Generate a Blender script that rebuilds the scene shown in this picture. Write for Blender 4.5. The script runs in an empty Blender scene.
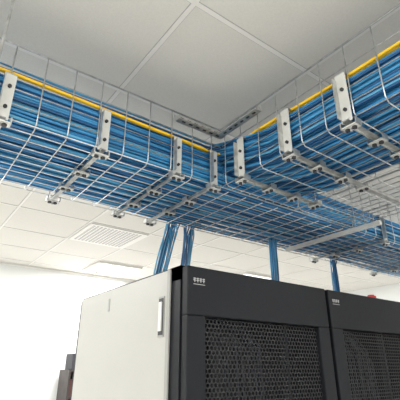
import bpy, math, random
from mathutils import Vector, Matrix
random.seed(11)
scene = bpy.context.scene
CAMZ = 1.66
# ---------------------------------------------------------------- materials
def mat(name, col, rough=0.5, metal=0.0, noise=0.0, nscale=20, bump=0.0, emit=None, estr=0.0, spec=0.5):
    m = bpy.data.materials.new(name); m.use_nodes = True
    nt = m.node_tree; b = nt.nodes['Principled BSDF']
    b.inputs['Base Color'].default_value = (*col, 1)
    b.inputs['Roughness'].default_value = rough
    b.inputs['Metallic'].default_value = metal
    b.inputs['Specular IOR Level'].default_value = spec
    if emit:
        b.inputs['Emission Color'].default_value = (*emit, 1)
        b.inputs['Emission Strength'].default_value = estr
    if noise or bump:
        tc = nt.nodes.new('ShaderNodeTexCoord')
        n = nt.nodes.new('ShaderNodeTexNoise'); n.inputs['Scale'].default_value = nscale
        nt.links.new(tc.outputs['Object'], n.inputs['Vector'])
        if noise:
            r = nt.nodes.new('ShaderNodeValToRGB')
            r.color_ramp.elements[0].position = .3; r.color_ramp.elements[1].position = .7
            r.color_ramp.elements[0].color = (*[max(0, c*(1-noise)) for c in col], 1)
            r.color_ramp.elements[1].color = (*[min(1, c*(1+noise)) for c in col], 1)
            nt.links.new(n.outputs['Fac'], r.inputs['Fac'])
            nt.links.new(r.outputs['Color'], b.inputs['Base Color'])
        if bump:
            bp = nt.nodes.new('ShaderNodeBump'); bp.inputs['Strength'].default_value = bump
            bp.inputs['Distance'].default_value = .002
            nt.links.new(n.outputs['Fac'], bp.inputs['Height'])
            nt.links.new(bp.outputs['Normal'], b.inputs['Normal'])
    return m
M_wall = mat('wall_paint', (.88, .89, .88), .8, noise=.02, nscale=3)
M_tile = mat('ceiling_tile', (.70, .68, .635), .75, noise=.03, nscale=160, bump=.2)
M_tbar = mat('tbar_white', (.80, .78, .745), .5, noise=.01)
M_gap = mat('tile_edge_reveal', (.42, .42, .41), .7, noise=.03)
M_floor = mat('floor_vinyl', (.66, .65, .62), .4, noise=.06, nscale=6)
M_wire = mat('galvanised_wire', (.56, .57, .57), .36, .8, noise=.2, nscale=40)
M_zinc = mat('zinc_plate', (.52, .53, .52), .35, .75, noise=.2, nscale=40)
M_white = mat('bracket_white', (.66, .66, .63), .42, .25, noise=.06)
M_dark = mat('dark_hole', (.03, .03, .035), .6, noise=.05)
M_blue = [mat('cable_blue_a', (.022, .17, .39), .38, noise=.2, nscale=8),
          mat('cable_blue_b', (.055, .30, .56), .38, noise=.2, nscale=8),
          mat('cable_blue_c', (.010, .08, .21), .42, noise=.2, nscale=8),
          mat('cable_blue_d', (.030, .22, .47), .38, noise=.2, nscale=8),
          mat('cable_blue_e', (.10, .36, .58), .38, noise=.2, nscale=8)]
M_yel = mat('fibre_yellow', (.90, .55, .02), .45, noise=.05)
M_black = mat('rack_black', (.0105, .0115, .0145), .5, noise=.08, nscale=60, spec=.2)
M_mesh = mat('rack_perforated_black', (.014, .014, .016), .45, noise=.05, spec=.3)
M_side = mat('rack_side_grey', (.42, .415, .385), .5, noise=.02, nscale=4)
M_sidee = mat('rack_side_edge', (.30, .30, .28), .5, noise=.02)
M_logo = mat('logo_white', (.5, .5, .5), .5, noise=.02)
M_red = mat('red_plastic', (.65, .03, .03), .4, noise=.05)
M_light = mat('light_diffuser', (.9, .9, .9), .5, emit=(1, .99, .96), estr=1.0, noise=.01)
M_vent = mat('vent_grey', (.42, .42, .41), .5, noise=.02)
M_wood = mat('shelf_wood', (.06, .05, .047), .5, noise=.25, nscale=14)
BK = [mat('book_red', (.12, .045, .04), .6, noise=.1), mat('book_dark', (.05, .05, .06), .6, noise=.1),
      mat('book_grey', (.24, .23, .22), .6, noise=.1), mat('book_brown', (.10, .07, .06), .6, noise=.1)]
M_srv = mat('server_metal', (.04, .043, .048), .4, .5, noise=.1)
M_cabk = mat('cable_black', (.01, .012, .02), .5, noise=.1)

# ---------------------------------------------------------------- mesh builder
class MB:
    def __init__(s): s.v = []; s.f = []; s.m = []; s.mats = []
    def mi(s, m):
        if m not in s.mats: s.mats.append(m)
        return s.mats.index(m)
    def box(s, a, b, m):
        i = len(s.v); x0, y0, z0 = a; x1, y1, z1 = b
        s.v += [(x0,y0,z0),(x1,y0,z0),(x1,y1,z0),(x0,y1,z0),(x0,y0,z1),(x1,y0,z1),(x1,y1,z1),(x0,y1,z1)]
        k = s.mi(m)
        for q in [(0,3,2,1),(4,5,6,7),(0,1,5,4),(1,2,6,5),(2,3,7,6),(3,0,4,7)]:
            s.f.append(tuple(i+j for j in q)); s.m.append(k)
    def tube(s, path, r, m, n=6):
        path = [Vector(p) for p in path]; i0 = len(s.v); k = s.mi(m)
        prev = None
        for j, p in enumerate(path):
            a = path[max(0, j-1)]; b = path[min(len(path)-1, j+1)]
            t = (b-a).normalized()
            if prev is None:
                u = t.orthogonal().normalized()
            else:
                u = (prev - t*prev.dot(t))
                u = u.normalized() if u.length > 1e-6 else t.orthogonal().normalized()
            prev = u; w = t.cross(u)
            for q in range(n):
                an = 2*math.pi*q/n
                s.v.append(tuple(p + u*(r*math.cos(an)) + w*(r*math.sin(an))))
        for j in range(len(path)-1):
            for q in range(n):
                a = i0+j*n+q; b = i0+j*n+(q+1) % n
                s.f.append((a, b, b+n, a+n)); s.m.append(k)
        s.f.append(tuple(i0+q for q in reversed(range(n)))); s.m.append(k)
        e = i0+(len(path)-1)*n
        s.f.append(tuple(e+q for q in range(n))); s.m.append(k)
    def poly(s, pts, faces, m):
        i = len(s.v); s.v += [tuple(p) for p in pts]; k = s.mi(m)
        for f in faces: s.f.append(tuple(i+j for j in f)); s.m.append(k)
    def obj(s, name, parent=None, smooth=False, bevel=0):
        me = bpy.data.meshes.new(name); me.from_pydata(s.v, [], s.f)
        for m in s.mats: me.materials.append(m)
        me.polygons.foreach_set('material_index', s.m)
        if smooth: me.polygons.foreach_set('use_smooth', [True]*len(s.f))
        me.update()
        o = bpy.data.objects.new(name, me); scene.collection.objects.link(o)
        if parent: o.parent = parent
        if bevel:
            b = o.modifiers.new('bev', 'BEVEL'); b.width = bevel; b.segments = 2; b.limit_method = 'ANGLE'
        return o
def empty(name):
    o = bpy.data.objects.new(name, None); scene.collection.objects.link(o); return o
def bxs(k, a, b, m): k.box([min(a[i], b[i]) for i in range(3)], [max(a[i], b[i]) for i in range(3)], m)

# ---------------------------------------------------------------- room
X0, X1, Y0, Y1, ZC = -3.0, 6.0, -3.0, 5.25, 2.86
def slab(name, a, b, m):
    k = MB(); k.box(a, b, m); return k.obj(name)
slab('floor', (X0, Y0, -.1), (X1, Y1, 0), M_floor)
ceil = slab('ceiling', (X0, Y0, ZC), (X1, Y1, ZC+.1), M_tile)
slab('wall_back', (X0, Y1, 0), (X1, Y1+.1, ZC), M_wall)
slab('wall_front', (X0, Y0-.1, 0), (X1, Y0, ZC), M_wall)
slab('wall_left', (X0-.1, Y0, 0), (X0, Y1, ZC), M_wall)
slab('wall_right', (X1, Y0, 0), (X1+.1, Y1, ZC), M_wall)
k = MB(); k.box((X0, Y1-.015, 0), (X1, Y1, .1), M_vent); k.obj('baseboard_back')
k = MB(); k.box((X1-.015, Y0, 0), (X1, Y1-.015, .1), M_vent); k.obj('baseboard_right')
g = MB()
x = .6-6*.6
while x < X1:
    if x > X0:
        g.box((x-.0085, Y0, ZC-.004), (x+.0085, Y1, ZC), M_tbar)
        g.box((x-.0115, Y0, ZC-.001), (x+.0115, Y1, ZC), M_gap)
    x += .6
y = .84-6*.6
while y < Y1:
    if y > Y0:
        g.box((X0, y-.0085, ZC-.0035), (X1, y+.0085, ZC), M_tbar)
        g.box((X0, y-.0115, ZC-.0012), (X1, y+.0115, ZC), M_gap)
    y += .6
# fine cornice angle along the back wall
g.box((X0, Y1-.022, ZC-.02), (X1, Y1, ZC-.0015), M_tbar)
g.obj('ceiling_grid', parent=ceil)

def troffer(x, y, power):
    k = MB(); z = ZC
    k.box((x+.012, y+.012, z-.03), (x+.588, y+.03, z-.006), M_tbar)
    k.box((x+.012, y+.57, z-.03), (x+.588, y+.588, z-.006), M_tbar)
    k.box((x+.012, y+.03, z-.03), (x+.03, y+.57, z-.006), M_tbar)
    k.box((x+.57, y+.03, z-.03), (x+.588, y+.57, z-.006), M_tbar)
    for i in range(3):
        cx = x+.12+.18*i
        k.box((cx-.07, y+.03, z-.02), (cx+.07, y+.57, z-.012), M_light)
    o = k.obj('ceiling_light')
    l = bpy.data.lights.new('lamp', 'AREA'); l.shape = 'SQUARE'; l.size = .54; l.energy = power; l.color = (1, .99, .97)
    lo = bpy.data.objects.new('lamp', l); scene.collection.objects.link(lo)
    lo.location = (x+.3, y+.3, z-.04); lo.parent = o
troffer(1.8, 4.44, 55); troffer(-.6, 3.84, 62); troffer(-.6, 2.04, 22)
troffer(-1.8, .24, 42); troffer(0, -1.56, 58); troffer(2.4, -1.56, 55); troffer(4.2, 2.04, 42); troffer(3.6, 3.84, 42)
troffer(-1.8, -1.56, 45)

# vent
k = MB(); vx, vy = 1.2, 3.24
k.box((vx+.012, vy+.012, ZC-.010), (vx+.588, vy+.588, ZC-.005), M_tbar)
for i in range(14):
    for j in range(14):
        a = vx+.05+.036*i; b = vy+.05+.036*j
        k.box((a, b, ZC-.012), (a+.02, b+.02, ZC-.0099), M_vent)
k.obj('air_vent')

# ---------------------------------------------------------------- wire mesh trays
ZB = CAMZ+.70
def tray(name, mp, L0, L1, W, hn, hf, rows=.05, step=.1, skip=None):
    k = MB(); r = .0023
    n = int(round(W/rows))
    for i in range(n+1): k.tube([mp(L0, W*i/n, 0), mp(L1, W*i/n, 0)], r, M_wire, 6)
    segs = [(L0, L1)] if not skip else [(L0, skip[0]), (skip[1], L1)]
    for z in (.055, .11, .19): 
        for a, b in segs: k.tube([mp(a, 0, z), mp(b, 0, z)], r, M_wire, 6)
    for a, b in segs: k.tube([mp(a, 0, hn), mp(b, 0, hn)], r*1.5, M_wire, 6)
    z = .055
    while z <= hf+.001:
        k.tube([mp(L0, W, z), mp(L1, W, z)], r, M_wire, 6); z += .055
    l = L0+.02
    while l < L1:
        inn = skip and skip[0] < l < skip[1]
        p = [] if inn else [mp(l, 0, hn+.002), mp(l, -.002, .06), mp(l, -.001, .012)]
        p += [mp(l, .012, -.005), mp(l, W-.012, -.005), mp(l, W+.002, .012), mp(l, W+.002, hf)]
        k.tube(p, r, M_wire, 6)
        l += step
    return k.obj(name, smooth=True)
YA, WA = 1.163, .51
XB, WB = .973, .44
XC = 1.42; WC = .43
mpA = lambda l, w, z: (l, YA+w, ZB+z)
mpB = lambda l, w, z: (XB+w, YA-l, ZB+z+.001)
mpC = lambda l, w, z: (XC+w, YA-l, ZB+z+.001)
T1 = tray('cable_tray', mpA, -2.0, 5.2, WA, .276, .11, skip=(XB, XC+WC))
T2 = tray('cable_tray', mpB, 0.01, 3.6, WB, .276, .11)
T3 = tray('cable_tray', mpC, 0.01, 3.6, WC, .06, .06)

def bracket(k, mp, l, W, nclamp=4, top=.15):
    def bx(l0, l1, w0, w1, z0, z1, m): bxs(k, mp(l0, w0, z0), mp(l1, w1, z1), m)
    h = .018
    bx(l-h, l+h, -.010, -.007, -.012, top, M_white)
    bx(l-h, l-h+.003, -.030, -.010, .0, top-.015, M_zinc)
    bx(l-h, l+h, -.010, .02, top, top+.004, M_zinc)
    bx(l-.010, l+.010, -.02, W+.02, -.012, -.009, M_zinc)
    bx(l-.010, l-.008, -.02, W+.02, -.019, -.009, M_zinc)
    for i in range(nclamp):
        w = 0+W*i/(nclamp-1)+random.uniform(-.008, .008)
        s = .024
        bx(l-s, l+s, w-.015, w+.015, -.027, -.023, M_white)
        bx(l-s-.004, l-s, w-.015, w+.015, -.027, -.006, M_zinc)
        bx(l+s, l+s+.004, w-.015, w+.015, -.027, -.006, M_zinc)
        for dl, mm in ((-.013, M_dark), (.011, M_dark)):
            c = Vector(mp(l+dl, w, -.027)); k.tube([c, c+Vector((0, 0, -.007))], .0078, mm, 6)
        c = Vector(mp(l-.001, w, -.027)); k.tube([c, c+Vector((0, 0, -.012))], .0035, M_zinc, 6)
    for z in (.03, .105):
        a = Vector(mp(l+.002, -.010, z)); b = Vector(mp(l+.002, -.017, z)); k.tube([a, b], .006, M_dark, 6)
k = MB()
for l in (-1.4, -.8, -.25, .12, .44, .745, .925): bracket(k, mpA, l, WA)
for l in (2.2, 2.9, 3.6): bracket(k, mpA, l, WA)
k.obj('support_bracket_set', parent=T1)
k = MB()
for yy in (1.03, .79, .555, .30, .02, -.5, -1.1): bracket(k, mpB, YA-yy, WB, 4, .165)
k.obj('support_bracket_set_b', parent=T2)
k = MB()
for yy in (.79, .30, -.5):
    bxs(k, (XC-.02, yy-.010, ZB-.022), (XC+WC+.03, yy+.010, ZB-.010), M_zinc)
bxs(k, (XC+WC-.011, .98, ZB-.030), (XC+WC+.011, 1.60, ZB-.010), M_white)
k.obj('support_channel', parent=T3)
k = MB(); zt = ZB+.245
bxs(k, (XB-.24, YA-.008, zt-.018), (XB-.004, YA-.005, zt+.018), M_zinc)
bxs(k, (XB-.24, YA-.034, zt-.018), (XB-.004, YA-.005, zt-.015), M_zinc)
bxs(k, (XB-.010, YA-.26, zt-.018), (XB-.007, YA-.012, zt+.018), M_zinc)
bxs(k, (XB-.038, YA-.26, zt-.018), (XB-.007, YA-.034, zt-.015), M_zinc)
for i in range(6):
    c = Vector((XB-.21+.035*i, YA-.0095, zt+.002)); bxs(k, c-Vector((.008, .001, .005)), c+Vector((.008, .001, .005)), M_dark)
    c = Vector((XB-.0115, YA-.235+.035*i, zt+.002)); bxs(k, c-Vector((.001, .008, .005)), c+Vector((.001, .008, .005)), M_dark)
    c = Vector((XB-.21+.035*i, YA-.021, zt-.0185)); bxs(k, c-Vector((.008, .004, .001)), c+Vector((.008, .004, .001)), M_dark)
    c = Vector((XB-.024, YA-.235+.035*i, zt-.0185)); bxs(k, c-Vector((.004, .008, .001)), c+Vector((.004, .008, .001)), M_dark)
k.obj('slotted_angle', parent=T1)
k = MB()
for xx, yy in ((.075, YA-.02), (-1.4, YA-.02), (-1.4, YA+WA+.02), (3.6, YA-.02), (3.6, YA+WA+.02)):
    k.tube([(xx, yy, ZB-.05), (xx, yy, ZC)], .005, M_zinc, 8)
k.obj('threaded_rod_set', parent=T1)
k = MB()
for xx, yy in ((XB-.02, -.5), (XB+WB+.005, -.5), (XC+WC+.02, -.5), (XB-.02, -1.1)):
    k.tube([(xx, yy, ZB-.05), (xx, yy, ZC)], .005, M_zinc, 8)
k.obj('threaded_rod_set_b', parent=T2)

# ---------------------------------------------------------------- cables
R = .0050
def wob(n, amp):
    ph = random.uniform(0, 6.28); f = random.uniform(1.5, 3.5); ph2 = random.uniform(0, 6.28)
    return lambda s: amp*(math.sin(f*s+ph)+.5*math.sin(2.3*f*s+ph2))
k = MB()
def cableA(w, z, amp=.011):
    w = min(max(w, .014), WA-.016)
    a = wob(0, amp); b = wob(0, .003)
    pts = []; l = -1.95
    while l < 5.1:
        pts.append((l, YA+min(max(w+a(l), .009), WA-.009), ZB+z+abs(b(l)))); l += .12
    k.tube(pts, R, random.choice(M_blue), 7)
for i in range(32):
    w = .016+i*(WA-.032)/31
    if random.random() < .74: cableA(w, .009)
for i in range(30):
    if random.random() < .72: cableA(.022+i*(WA-.044)/29, .021)
for i in range(28):
    if random.random() < .75: cableA(.02+i*(WA-.055)/28, .035+random.uniform(0, .012))
for j in range(10):
    for i in range(4):
        cableA(.012+i*.012, .045+j*.0108, .004)
for i in range(20):
    cableA(.05+i*.018, .145-.10*(i/22)+random.uniform(-.01, .01))
for j in range(4):
    for i in range(8): cableA(.06+i*.02, .05+j*.022)
k.obj('blue_network_cables', smooth=True)

k = MB()
def cableB(w, z, turn, amp=.011):
    a = wob(0, amp); b = wob(0, .003)
    pts = []; y = -2.35
    yend = YA+.05+turn*.3
    while y < yend:
        pts.append((XB+min(max(w+a(y), .009), WB-.009), y, ZB+z+abs(b(y))+max(0, (y-YA+.25))*.28)); y += .12
    x, yy, zz = pts[-1]; rr = .09+.05*turn; sgn = -1
    if w > WB*.55: sgn = 1
    for s in range(1, 7):
        an = s/6*math.pi/2
        pts.append((x+sgn*rr*(1-math.cos(an)), yy+rr*math.sin(an), zz+.004*s))
    x, yy, zz = pts[-1]
    for s in range(1, 8): pts.append((x+sgn*.14*s, yy+a(s*.3)*.6, zz+.002*math.sin(s)))
    k.tube(pts, R, random.choice(M_blue), 7)
for i in range(30):
    if random.random() < .82: cableB(.016+i*(WB-.032)/29, .009, random.random())
for i in range(28):
    if random.random() < .8: cableB(.02+i*(WB-.04)/27, .021, random.random())
for i in range(26): cableB(.018+i*(WB-.05)/26, .035+random.uniform(0, .01), random.random())
for j in range(10):
    for i in range(4): cableB(.012+i*.012, .045+j*.0108, random.random(), .004)
for i in range(20): cableB(.05+i*.018, .145-.10*(i/20)+random.uniform(-.01, .01), random.random())
k.obj('blue_network_cables', smooth=True)

k = MB()
a = wob(0, .004)
for off in (0, .011):
    pts = [(l, YA+.010+off, ZB+.166+a(l)+off*.3) for l in [-1.95+.13*i for i in range(int((XB-.03+1.95)/.13))]]
    k.tube(pts+[(XB-.08, YA+.02+off, ZB+.166), (XB-.02, YA+.03+off, ZB+.166), (XB+.03, YA+.0+off, ZB+.168), (XB+.02+off, YA-.08, ZB+.168)] +
           [(XB+.012+off, YA-.2-.13*i, ZB+.168+a(i*.3)) for i in range(25)], .0055, M_yel, 8)
k.obj('yellow_fiber_cable', smooth=True)

# ---------------------------------------------------------------- drops
ZR = 2.0
def drop(x, y, n, lean=(0, 0), spread=.03):
    k = MB()
    for i in range(n):
        dx = random.uniform(-spread, spread); dy = random.uniform(-spread, spread)*.7
        ex = dx*.8+lean[0]; ey = dy*.8+lean[1]
        sx = random.uniform(-.12, .12)
        pts = [(x+dx+sx, y+dy-.16, ZB+.05), (x+dx+sx*.6, y+dy-.08, ZB+.045), (x+dx+sx*.15, y+dy-.01, ZB+.02), (x+dx, y+dy, ZB-.03)]
        bow = random.uniform(-.012, .012)
        for s in range(1, 7):
            t = s/6
            pts.append((x+dx+(ex-dx)*t+bow*math.sin(t*3.14), y+dy+(ey-dy)*t, ZB-.03-t*(ZB-.03-ZR-.003)))
        k.tube(pts, R*.8, random.choice(M_blue), 7)
    k.box((x+lean[0]-.05, y+lean[1]-.04, ZR), (x+lean[0]+.05, y+lean[1]+.04, ZR+.006), M_black)
    return k.obj('blue_cable_drop', smooth=False)
drop(1.065, YA+WA+.035, 16, (-.05, .05), .040)
drop(1.185, YA+WA+.035, 12, (.0, .05), .030)
drop(1.70, YA+WA-.10, 12, (0, .0), .028)
drop(2.37, YA+WA-.02, 12, (0, .0), .028)

# ---------------------------------------------------------------- racks
def hexpanel(k, x0, x1, z0, z1, y, p, m, hole=.70):
    r = p/math.sqrt(3); ri = r*hole
    row = 0; z = z0+r
    while z < z1-r*.5:
        x = x0+p/2+(p/2 if row % 2 else 0)
        while x < x1-p*.4:
            o = []
            for rad in (r, ri):
                for q in range(6):
                    an = math.pi/6+q*math.pi/3
                    px = min(max(x+rad*math.cos(an), x0), x1); pz = min(max(z+rad*math.sin(an), z0), z1)
                    o.append((px, y, pz))
            k.poly(o, [(q, (q+1) % 6, 6+(q+1) % 6, 6+q) for q in range(6)], m)
            x += p
        z += r*1.5; row += 1
def rack(x, y, W=.755, D=.95, side=True):
    e = empty('server_rack')
    nb = MB
    k = nb(); fd = .035
    zt = ZR-.006; zp = 1.828; zb = .05
    L, Rr = x+.004, x+W-.004
    px0, px1 = x+.08, x+W-.075
    k.box((L, y, zp), (Rr, y+fd, zt), M_black)
    k.box((L, y, zb), (Rr, y+fd, .16), M_black)
    k.box((L, y, .16), (px0, y+fd, zp), M_black)
    k.box((px1, y, .16), (Rr, y+fd, zp), M_black)
    k.obj('door_frame', e, bevel=.004)
    k = nb(); hexpanel(k, px0, px1, .16, zp, y+.012, .0165, M_mesh, .72)
    k.obj('perforated_front_panel', e)
    k = nb(); k.box((px1+.02, y-.012, 1.0), (px1+.045, y, 1.2), M_black); k.obj('door_handle', e, bevel=.003)
    k = nb()
    for i in range(4):
        a = x+.028+i*.013
        k.box((a, y-.0008, ZR-.05), (a+.010, y, ZR-.047), M_logo)
        k.box((a, y-.0008, ZR-.056), (a+.010, y, ZR-.053), M_logo)
        k.box((a+.004, y-.0008, ZR-.061), (a+.007, y, ZR-.046), M_logo)
    k.box((x+.028, y-.0008, ZR-.069), (x+.078, y, ZR-.067), M_logo)
    k.obj('badge', e)
    k = nb(); fy = y+fd+.004
    for cx in (x, x+W-.045):
        k.box((cx, fy, .05), (cx+.045, y+.099, ZR), M_black)
        k.box((cx, y+D-.05, .05), (cx+.045, y+D, ZR), M_black)
        k.box((cx, fy, .02), (cx+.045, y+D, .08), M_black)
    k.box((x, fy, ZR-.05), (x+W, fy+.055, ZR), M_black)
    k.box((x, y+D-.05, ZR-.05), (x+W, y+D, ZR), M_black)
    k.box((x, fy+.055, ZR-.012), (x+W, y+D-.05, ZR), M_black)
    k.box((x, fy, .02), (x+W, y+D, .05), M_black)
    for cx in (x+.12, x+W-.135):
        k.box((cx, y+.14, .08), (cx+.015, y+.17, ZR-.02), M_srv)
        k.box((cx, y+.75, .08), (cx+.015, y+.78, ZR-.02), M_srv)
    for cx in (x+.06, x+W-.06):
        for cy in (y+.12, y+D-.1): k.tube([(cx, cy, 0), (cx, cy, .03)], .025, M_black, 12)
    k.box((x+.001, y+.10, .08), (x+.004, y+D-.05, ZR-.013), M_black)
    k.box((x+W-.004, y+.10, .08), (x+W-.001, y+D-.05, ZR-.013), M_black)
    k.obj('cabinet_frame', e)
    k = nb(); hexpanel(k, x+.05, x+W-.05, .1, ZR-.06, y+D+.004, .03, M_mesh, .76)
    k.box((x+.0, y+D, .05), (x+.05, y+D+.02, ZR-.01), M_black); k.box((x+W-.05, y+D, .05), (x+W, y+D+.02, ZR-.01), M_black)
    k.box((x+.05, y+D, ZR-.06), (x+W-.05, y+D+.02, ZR-.01), M_black); k.box((x+.05, y+D, .05), (x+W-.05, y+D+.02, .1), M_black)
    k.obj('rear_door', e)
    k = nb()
    for sx in ((x-.004, x), (x+W, x+W+.004)):
        k.box((sx[0], y+.098, .06), (sx[1], y+D-.006, ZR-.006), M_side)
    xs = x-.004
    k.box((xs-.004, y+.094, .06), (xs, y+.112, ZR-.004), M_sidee)
    if side:
        k.box((xs-.003, y+.130, 1.765), (xs, y+.168, 1.905), M_sidee)
        k.box((xs-.0045, y+.134, 1.772), (xs-.003, y+.164, 1.898), M_dark)
        k.box((xs-.009, y+.140, 1.785), (xs-.0045, y+.158, 1.885), M_white)
        k.box((xs-.002, y+.60, 1.90), (xs, y+.615, 1.955), M_sidee)
    k.obj('side_panels', e)
    k = nb()
    for i, zz in enumerate([.3, .5, .7, .9, 1.1, 1.3, 1.42]):
        k.box((x+.137, y+.16, zz), (x+W-.137, y+.70, zz+.085), M_srv)
        k.box((x+.125, y+.13, zz), (x+W-.125, y+.16, zz+.085), M_srv)
    k.obj('servers', e)
    k = nb()
    for i in range(12):
        xx = x+.14+random.uniform(0, .1); y0 = y+.12+random.uniform(-.02, .02)
        b = random.uniform(.10, .24)
        h = random.uniform(.15, .21)
        k.tube([(xx, y0+.3, ZR-.05), (xx+.01, y0+.15, ZR-h+.05), (xx+b*.3, y0+.03, ZR-h), (xx+b*.7, y0+.02, ZR-h-.02), (xx+b, y0, ZR-h-.10), (xx+b*1.1, y0, ZR-.6), (xx+b*.9, y0, ZR-.9)], R*.8, M_cabk, 6)
    k.obj('patch_cables', e, smooth=True)
    return e
rack(.772, 1.119)
rack(.772+.768, 1.119, side=False)
rack(.772+.768*2, 1.119, side=False)

k = MB()
k.tube([(2.16, 1.28, ZR), (2.16, 1.28, ZR+.014)], .034, M_black, 16)
k.tube([(2.16, 1.28, ZR+.014), (2.16, 1.28, ZR+.045)], .027, M_red, 16)
k.tube([(2.16, 1.28, ZR+.045), (2.16, 1.28, ZR+.052)], .018, M_red, 16)
k.obj('red_warning_beacon', smooth=False)

# ---------------------------------------------------------------- bookshelf with binders
sh = empty('bookshelf')
k = MB(); sx0, sx1, sy0, sy1 = 1.76, 2.75, 4.9, 5.22
k.box((sx0, sy0, 0), (sx0+.025, sy1, 1.66), M_wood); k.box((sx1-.025, sy0, 0), (sx1, sy1, 1.66), M_wood)
k.box((sx0+.025, sy1-.012, 0), (sx1-.025, sy1, 1.66), M_wood)
for z in (.05, .4, .75, 1.08, 1.36, 1.64): k.box((sx0+.025, sy0, z), (sx1-.025, sy1-.012, z+.022), M_wood)
k.obj('case', sh)
k = MB()
for z in (.072, .422, .772, 1.102, 1.382, 1.662):
    xx = sx0+.03
    while xx < sx1-.08:
        w = random.uniform(.025, .06); h = random.uniform(.16, .24) if z < 1.6 else random.uniform(.09, .18)
        k.box((xx, sy0+.02, z), (xx+w, sy0+.24, z+h), random.choice(BK)); xx += w+.002
k.obj('books', sh)

# ---------------------------------------------------------------- camera, world
w = bpy.data.worlds.new('world'); scene.world = w; w.use_nodes = True
w.node_tree.nodes['Background'].inputs[0].default_value = (.8, .85, .9, 1)
w.node_tree.nodes['Background'].inputs[1].default_value = .3
cam = bpy.data.cameras.new('camera'); co = bpy.data.objects.new('camera', cam); scene.collection.objects.link(co)
cam.lens = 36; cam.sensor_width = 36; cam.clip_start = .02
co.location = (0, 0, CAMZ); co.rotation_euler = (math.radians(113), 0, math.radians(-36.5))
scene.camera = co
scene.view_settings.view_transform = 'Standard'
scene.view_settings.exposure = 0.03
